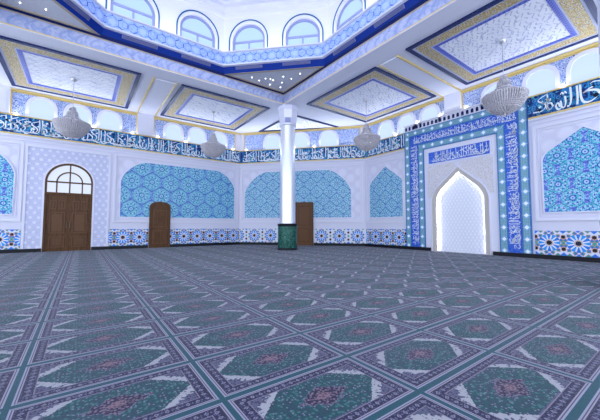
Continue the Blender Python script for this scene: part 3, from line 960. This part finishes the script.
# triangular corner panel
t = empty('corner_ceiling_panel', (9.4, 13.2, ZC), 'triangular silver ceiling panel with dark edge behind the column', 'ceiling panel')
def inset(P, r):
    n = len(P); out = []
    for i in range(n):
        a, p, c = Vector(P[i - 1]), Vector(P[i]), Vector(P[(i + 1) % n])
        d1 = (p - a).normalized(); d2 = (c - p).normalized()
        n1 = Vector((-d1.y, d1.x)); n2 = Vector((-d2.y, d2.x)); bi = (n1 + n2).normalized()
        out.append(tuple(p + bi * (r / max(.2, bi.dot(n1)))))
    return out
TR = [(8.5, 12.42), (12.0, 12.42), (8.5, 15.9)]
b = MB(); b.strip(CEIL, TR, inset(TR, .11), 0, .05, closed=True); b.build('outer_border', 'navy', t)
b = MB(); b.prism(CEIL, inset(TR, .11), 0, .015); b.build('painted_field', 'coffer', t)

# ------------------------------------------------------------------ beams, star ceilings, ring, drum
bl = {0: 'ceiling beam face with pale blue scrolls on the niche side', 2: 'ceiling beam face with pale blue scrolls on the entrance side',
      4: 'ceiling beam face with pale blue scrolls opposite the niche', 6: 'ceiling beam face with pale blue scrolls on the near side'}
for kk in (0, 2, 4, 6):
    F = octframe(SQ, kk)
    b = MB(); b.rect(F, -SQ, SQ, ZC + .04, Z1 - .06, -.3, 0)
    o = tag(b.build('ceiling_beam', 'beam'), bl[kk], 'beam', kind='structure')
    o.data.uv_layers[0].data.foreach_set('uv', [c - (ZC if i % 2 else 0) for i, c in enumerate([x for l in b.uv for q in l for x in q])])
    b = MB(); b.rect(F, -SQ, SQ, ZC + .012, ZC + .045, -.3, .045); b.build('gold_edge', 'gold', o)
    b = MB(); b.rect(F, -SQ, SQ, ZC - .01, ZC + .015, -.3, .04); b.build('white_fillet', 'white', o)
    b = MB(); b.rect(F, -SQ, SQ, Z1 - .14, Z1 - .105, -.3, .02); b.build('tan_edge', 'tan', o)
    b = MB(); b.rect(F, -SQ, SQ, Z1 - .105, Z1 + .02, -.3, .035); b.build('navy_edge', 'blue_dark', o)
CE1 = Fr((0, 0, Z1), (1, 0, 0), (0, 0, -1), (0, 1, 0))
spots = {1: [(.35, .3), (.9, .25), (1.5, .3), (.55, .75), (1.0, .7), (1.15, .72), (.4, 1.3), (.8, 1.25), (.35, 1.9), (1.9, .35), (1.35, .62)],
         3: [(.4, .35), (1.0, .3), (.5, .9), (1.0, .85), (1.6, .4), (.4, 1.5), (.95, 1.3), (.3, 2.1)]}
tl = {1: 'grey triangular star ceiling above the column', 3: 'grey triangular star ceiling at the upper left photo edge', 5: 'grey triangular star ceiling on the near left side of the dome', 7: 'grey triangular star ceiling on the near right side of the dome'}
for kk in (1, 3, 5, 7):
    sx_, sy_ = {1: (1, 1), 3: (-1, 1), 5: (-1, -1), 7: (1, -1)}[kk]
    co = Vector((OC.x + sx_ * SQ, OC.y + sy_ * SQ)); leg = SQ * (2 - math.sqrt(2))
    T = [tuple(co), (co.x - sx_ * leg, co.y), (co.x, co.y - sy_ * leg)]
    if sx_ * sy_ < 0: T = [T[0], T[2], T[1]]
    b = MB(); b.prism(CE1, T, -.1, .0)
    o = tag(b.build('trim_%d' % (10 + kk), 'star'), tl[kk], 'ceiling', kind='structure')
    b = MB(); b.strip(CE1, T, inset(T, .09), 0, .03, closed=True); b.build('tan_edge', 'tan', o)
    for i, (p, q) in enumerate(spots.get(kk, [])):
        c = (co.x - sx_ * (p * .95 + .1), co.y - sy_ * (q * .95 + .1), Z1 - .012)
        b = MB(); b.lathe(c, [(.016, 0), (.016, .02)], 10)
        tag(b.build('spotlight', 'spot', loc=c), 'tiny bright spotlight in the ' + tl[kk], 'spotlight', 'spotlights of the ' + tl[kk])
# corner panel spots
for p, q in ((.5, .35), (1.1, .4), (1.9, .4), (.5, 1.2), (1.1, 1.1)):
    c = (8.6 + p, 12.5 + q, ZC - .026)
    b = MB(); b.lathe(c, [(.014, 0), (.014, .02)], 10)
    tag(b.build('spotlight', 'spot', loc=c), 'tiny bright spotlight in the triangular silver panel behind the column', 'spotlight', 'spotlights of the silver corner panel')

def oct_ring(name, m, ap0, z0, ap1, z1, label, cat, parent=None):
    b = MB()
    for kk in range(8):
        a0, a1 = octp(ap0, kk - 1, z0), octp(ap0, kk, z0); c0_, c1_ = octp(ap1, kk - 1, z1), octp(ap1, kk, z1)
        hw0 = (a1 - a0).length / 2; hw1 = (c1_ - c0_).length / 2; h = math.hypot(z1 - z0, ap1 - ap0)
        b.quad([a1, a0, c0_, c1_], [(-hw0, 0), (hw0, 0), (hw1, h), (-hw1, h)])
    o = b.build(name, m, parent)
    if parent is None: tag(o, label, cat, kind='structure')
    return o
r1 = oct_ring('trim_20', 'blue', SQ, Z1 - .02, 4.985, Z2 - .03, 'glossy deep blue fascia around the dome opening', 'fascia')
oct_ring('dark_inset', 'blue_dark', 5.065, Z1 + .09, 4.995, Z2 - .045, '', '', r1)
r2 = oct_ring('trim_21', 'hexband', 4.95, Z2, 4.95, Z3, 'pale blue ring of hexagon tiles below the dome windows', 'tile ring')
oct_ring('lower_rim', 'white_gloss', 4.985, Z2 - .035, 4.90, Z2 - .015, '', '', r2)
oct_ring('lower_rim', 'white_gloss', 4.90, Z2 - .015, 4.90, Z2 + .04, '', '', r2)
oct_ring('upper_rim', 'white_gloss', 4.95, Z3 - .02, 4.89, Z3, '', '', r2)
oct_ring('upper_rim', 'white_gloss', 4.89, Z3, 4.89, Z3 + .05, '', '', r2)
oct_ring('ledge', 'white', 4.89, Z3 + .05, 5.5, Z3 + .05, '', '', r2)
# air vents set in the fascia
vn = {2: 'over the entrance side', 1: 'over the column', 0: 'over the niche side', 3: 'at the upper left photo edge'}
for kk in (3, 2, 1, 0):
    a = math.radians(45 * kk); out = Vector((math.cos(a), math.sin(a), 0))
    up = (octp(4.985, kk, Z2 - .03) - octp(SQ, kk, Z1)); up = (-out * (SQ - 4.985) + Vector((0, 0, Z2 - .03 - Z1))).normalized()
    e = Vector((math.sin(a), -math.cos(a), 0)); nn = e.cross(up); nn = nn if nn.dot(out) < 0 else -nn
    for sg, sn in ((-1, 'left'), (1, 'right')):
        F = Fr(OC + out * SQ + Vector((0, 0, Z1)), e, nn, up)
        cst = F(sg * .98, .17)
        t = empty('air_vent', cst, '%s long grey air vent in the blue fascia %s' % (sn, vn[kk]), 'air vent', 'air vents in the blue fascia')
        b = MB(); b.rect(F, sg * .98 - .56, sg * .98 + .56, .115, .225, .0, .02); b.build('cover', 'vent', t)
        b = MB()
        for i in range(3): b.rect(F, sg * .98 - .54, sg * .98 + .54, .132 + .032 * i, .142 + .032 * i, .02, .028)
        b.build('slat', 'blue_dark', t)

# drum with windows
DA = 5.45
FACES = {2: 'over the entrance side', 1: 'over the column', 0: 'over the niche side', 3: 'on the far left of the dome', 7: 'on the near right of the dome'}
ZT = 11.0
for kk, where in FACES.items():
    F = octframe(DA, kk); hw = DA * math.tan(PI / 8)
    holes = [arch(sg * 1.165, .72, Z3 + .1, 9.02, .72) for sg in (-1, 1)]
    b = MB(); b.prism(F, [(-hw, Z3), (hw, Z3), (hw, ZT), (-hw, ZT)], -.3, 0, holes=holes)
    tag(b.build('wall_dome_%d' % kk, 'drum'), 'bright white wall of the dome ' + where, 'wall', kind='structure')
    for sg, sn in ((-1, 'left'), (1, 'right')):
        if kk in (3, 7): continue
        winno[0] += 1; c = sg * 1.165
        wo = tag(MB().build('window_%d' % winno[0], 'white'), '%s arched dome window with teal outline %s' % (sn, where), 'window', kind='structure')
        b = MB(); A = arch(c, .865, Z3 + .05, 9.02, .90)[1:] + [(c - .865, Z3 + .05)]; B = arch(c, .82, Z3 + .05, 9.02, .855)[1:] + [(c - .82, Z3 + .05)]
        b.strip(F, A, B, 0, .02); b.build('teal_outline', 'teal_line', wo)
        b = MB(); A = arch(c, .72, Z3 + .1, 9.02, .72); B = arch(c, .63, Z3 + .2, 9.02, .63)
        b.strip(F, A, B, -.16, -.08, closed=True)
        b.rect(F, c - .64, c + .64, 8.96, 9.05, -.15, -.09); b.rect(F, c - .035, c + .035, Z3 + .2, 8.97, -.15, -.09)
        b.build('window_frame', 'frame_grey', wo)
        b = MB(); b.prism(F, B, -.14, -.13); b.build('pane', 'pane_drum', wo)
k = 30
for z0, z1, d in ((10.05, 10.12, .05), (10.28, 10.40, .1), (10.6, 10.75, .16)):
    k += 1
    o = oct_ring('trim_%d' % k, 'drum', DA, z0, DA - d, z0 + .03, 'white cornice line number %d above the dome windows' % (k - 30), 'cornice')
    oct_ring('face', 'drum', DA - d, z0 + .03, DA - d, z1, '', '', o); oct_ring('top', 'drum', DA - d, z1, DA, z1 + .02, '', '', o)
b = MB(); pr_ = [(6.0 * math.cos(t), ZT - .1 + 4.2 * math.sin(t)) for t in [PI / 2 * i / 12 for i in range(13)]]
b.lathe((OC.x, OC.y, 0), pr_, 64); tag(b.build('ceiling_dome', 'drum'), 'white dome high above the hall', 'dome', kind='structure')

# ------------------------------------------------------------------ columns
def column(x, y, label):
    t = empty('column', (x, y, 0), label, 'column', 'columns under the dome')
    c = (x, y, 0)
    b = MB(); b.lathe(c, [(.475, 0), (.475, .1), (.455, .11)], 48); b.build('foot_ring', 'black', t)
    b = MB(); b.lathe(c, [(.455, .10), (.455, 1.12)], 48); b.build('base_drum', 'green', t)
    b = MB(); b.lathe(c, [(.455, 1.10), (.475, 1.12), (.475, 1.22), (.40, 1.24)], 48); b.build('top_ring', 'black', t)
    b = MB(); b.lathe(c, [(.375, 1.22), (.365, 3.5), (.345, 5.95)], 64); b.build('shaft', 'shaft', t)
    b = MB(); b.lathe(c, [(.345, 5.90), (.43, 5.93), (.43, 6.0), (.37, 6.03), (.40, 6.08), (.46, 6.22), (.49, 6.62), (.52, 6.66), (.52, 6.80), (.47, 6.82), (.47, ZC)], 8, True, PI / 8 + math.radians(-33.7))
    cp_ = b.build('capital', 'white_gloss', t)
    a = math.atan2(-y, -x)
    F = Fr((x + .40 * math.cos(a), y + .40 * math.sin(a), 0), (-math.sin(a), math.cos(a), 0), (math.cos(a), math.sin(a), 0))
    b = MB(); b.rect(F, -.13, .13, 6.03, 6.24, -.05, .03)
    b.build('speaker_box', 'frame_grey', cp_)
    return t
col1 = column(7.93, 11.87, 'glossy white column on a green marble base in the middle of the hall')
col2 = dup(col1, (8.06, .775, 0), 'white column at the right photo edge, mostly out of view', 'columns under the dome')

# ------------------------------------------------------------------ chandeliers
def chandelier(x, y, label):
    t = empty('chandelier', (x, y, 4.44), label, 'chandelier', 'crystal chandeliers')
    c = (x, y, 0)
    b = MB(); b.lathe(c, [(.03, 6.76), (.09, 6.80), (.11, ZC - .012)], 20); b.build('ceiling_rose', 'steel', t)
    b = MB(); b.tube([(x, y, 5.7), (x, y, 6.78)], .012, 8); b.build('rod', 'steel', t)
    b = MB()
    for r, z in ((.57, 5.12), (.24, 5.32), (.16, 5.54), (.08, 5.72)):
        b.tube([(x + r * math.cos(2 * PI * i / 40), y + r * math.sin(2 * PI * i / 40), z) for i in range(40)], .018, 6, True)
    for i in range(8):
        a = 2 * PI * i / 8
        b.tube([(x + r * math.cos(a), y + r * math.sin(a), z) for r, z in ((.08, 5.72), (.16, 5.54), (.24, 5.32), (.57, 5.12))], .01, 5)
    b.tube([(x, y, 4.9), (x, y, 5.8)], .02, 8)
    b.build('frame', 'steel', t)
    # strings of crystal beads: bowl and tiers
    def bead(b, p, r):
        X_, Y_, Z_ = p
        pts = [(X_ + r, Y_, Z_), (X_, Y_ + r, Z_), (X_ - r, Y_, Z_), (X_, Y_ - r, Z_), (X_, Y_, Z_ + r * 1.25), (X_, Y_, Z_ - r * 1.25)]
        b.add(pts, [[0, 1, 4], [1, 2, 4], [2, 3, 4], [3, 0, 4], [1, 0, 5], [2, 1, 5], [3, 2, 5], [0, 3, 5]], [(0, 0)] * 6)
    b = MB()
    for i in range(54):
        a = 2 * PI * i / 54
        for j in range(17):
            f = j / 16; r = .575 * math.cos(f * PI / 2) ** .8 + .012; z = 5.10 - .52 * math.sin(f * PI / 2) ** 1.35
            if j > 10 and i % 2: continue
            if j > 13 and i % 4: continue
            bead(b, (x + r * math.cos(a), y + r * math.sin(a), z), .034)
        for j in range(1, 7):
            f = j / 7; bead(b, (x + (.58 - .35 * f) * math.cos(a), y + (.58 - .35 * f) * math.sin(a), 5.10 + .04 * math.sin(f * PI) + .08 * f), .03)
    bead(b, (x, y, 4.52), .05)
    bw = b.build('crystal_bowl', 'crystal', t)
    for R0, z0, z1, n in ((.24, 5.32, 5.16, 26), (.16, 5.54, 5.34, 18), (.08, 5.72, 5.56, 10)):
        b = MB()
        for i in range(n):
            a = 2 * PI * i / n
            for j in range(5): bead(b, (x + R0 * math.cos(a), y + R0 * math.sin(a), z0 + (z1 - z0) * j / 4), .026)
        b.build('crystal_tier', 'crystal', t)
    return t
ch = chandelier(-.42, 14.5, 'crystal chandelier hanging above the entrance portal')
dup(ch, (5.19, 14.47, 4.44), 'crystal chandelier hanging left of the column before the entrance wall', 'crystal chandeliers')
dup(ch, (10.33, 9.02, 4.44), 'crystal chandelier hanging right of the column by the niche frame corner', 'crystal chandeliers')
dup(ch, (10.36, 3.56, 4.44), 'largest looking crystal chandelier hanging before the top right of the niche frame', 'crystal chandeliers')

for o in bpy.data.objects:
    if '_o' in o: del o['_o']

# ------------------------------------------------------------------ light
wd = bpy.data.worlds.new('World'); sc.world = wd; wd.use_nodes = True
bg = wd.node_tree.nodes['Background']; bg.inputs[0].default_value = (.785, .87, .98, 1); bg.inputs[1].default_value = 2.2
def area(name, loc, rot, sx_, sy_, power, col=(.80, .88, 1.)):
    l = bpy.data.lights.new(name, 'AREA'); l.shape = 'RECTANGLE'; l.size = sx_; l.size_y = sy_; l.energy = power; l.color = col
    o = bpy.data.objects.new(name, l); COL.objects.link(o); o.location = loc; o.rotation_euler = rot
    return o

def strip_light(F, a0, a1, z, d, power, up=1., inw=.5, w=.06, col=(.80, .88, 1.)):
    p = F((a0 + a1) / 2, z, d); zdir = -(F.n * inw + Vector((0, 0, up))).normalized()      # area lights shine along -Z
    x = F.e; y = zdir.cross(x)
    o = area('cove_fill_light', p, (0, 0, 0), a1 - a0, w, power * (a1 - a0), col)
    M = Matrix((x, y, zdir)).transposed().to_4x4(); M.translation = p; o.matrix_world = M
CV = 6.8
for F, a0, a1 in ((FL, -8., 7.4), (FD, .3, LD - .3), (FQ, -11., -8.9), (FQ, -3.6, 3.5)):
    strip_light(F, a0, a1, 5.80, .12, CV, 1., 1.6)
strip_light(FQ, MC - 2.5, MC + 2.5, 6.08, .24, CV * .35, 1., 1.1)
for kk in range(8):
    F = octframe(4.95, kk); strip_light(F, -1.9, 1.9, Z3 + .08, -.12, 2.2, 1., -.35, col=(.92, .92, 1.))  # unseen upward strips added on the tiled ring to whiten the drum

# ------------------------------------------------------------------ camera
cam = bpy.data.cameras.new('Camera'); co_ = bpy.data.objects.new('Camera', cam); COL.objects.link(co_)
cam.sensor_fit = 'HORIZONTAL'; cam.sensor_width = 36; cam.lens = 299.15 / 600 * 36; cam.clip_start = .05
yaw, pit, rol = .6305, .055, .001
f_ = Vector((math.sin(yaw) * math.cos(pit), math.cos(yaw) * math.cos(pit), math.sin(pit)))
r_ = Vector((math.cos(yaw), -math.sin(yaw), 0)); u_ = r_.cross(f_)
r2_ = r_ * math.cos(rol) + u_ * math.sin(rol); u2_ = u_ * math.cos(rol) - r_ * math.sin(rol)
M = Matrix((r2_, u2_, -f_)).transposed().to_4x4(); M.translation = (0, 0, 1.1)
co_.matrix_world = M
sc.camera = co_
sc.view_settings.view_transform = 'Standard'; sc.view_settings.look = 'None'
sc.view_settings.gamma = 1.; sc.view_settings.use_curve_mapping = False
sc.view_settings.exposure = .75
sc.cycles.max_bounces = 8; sc.cycles.diffuse_bounces = 5
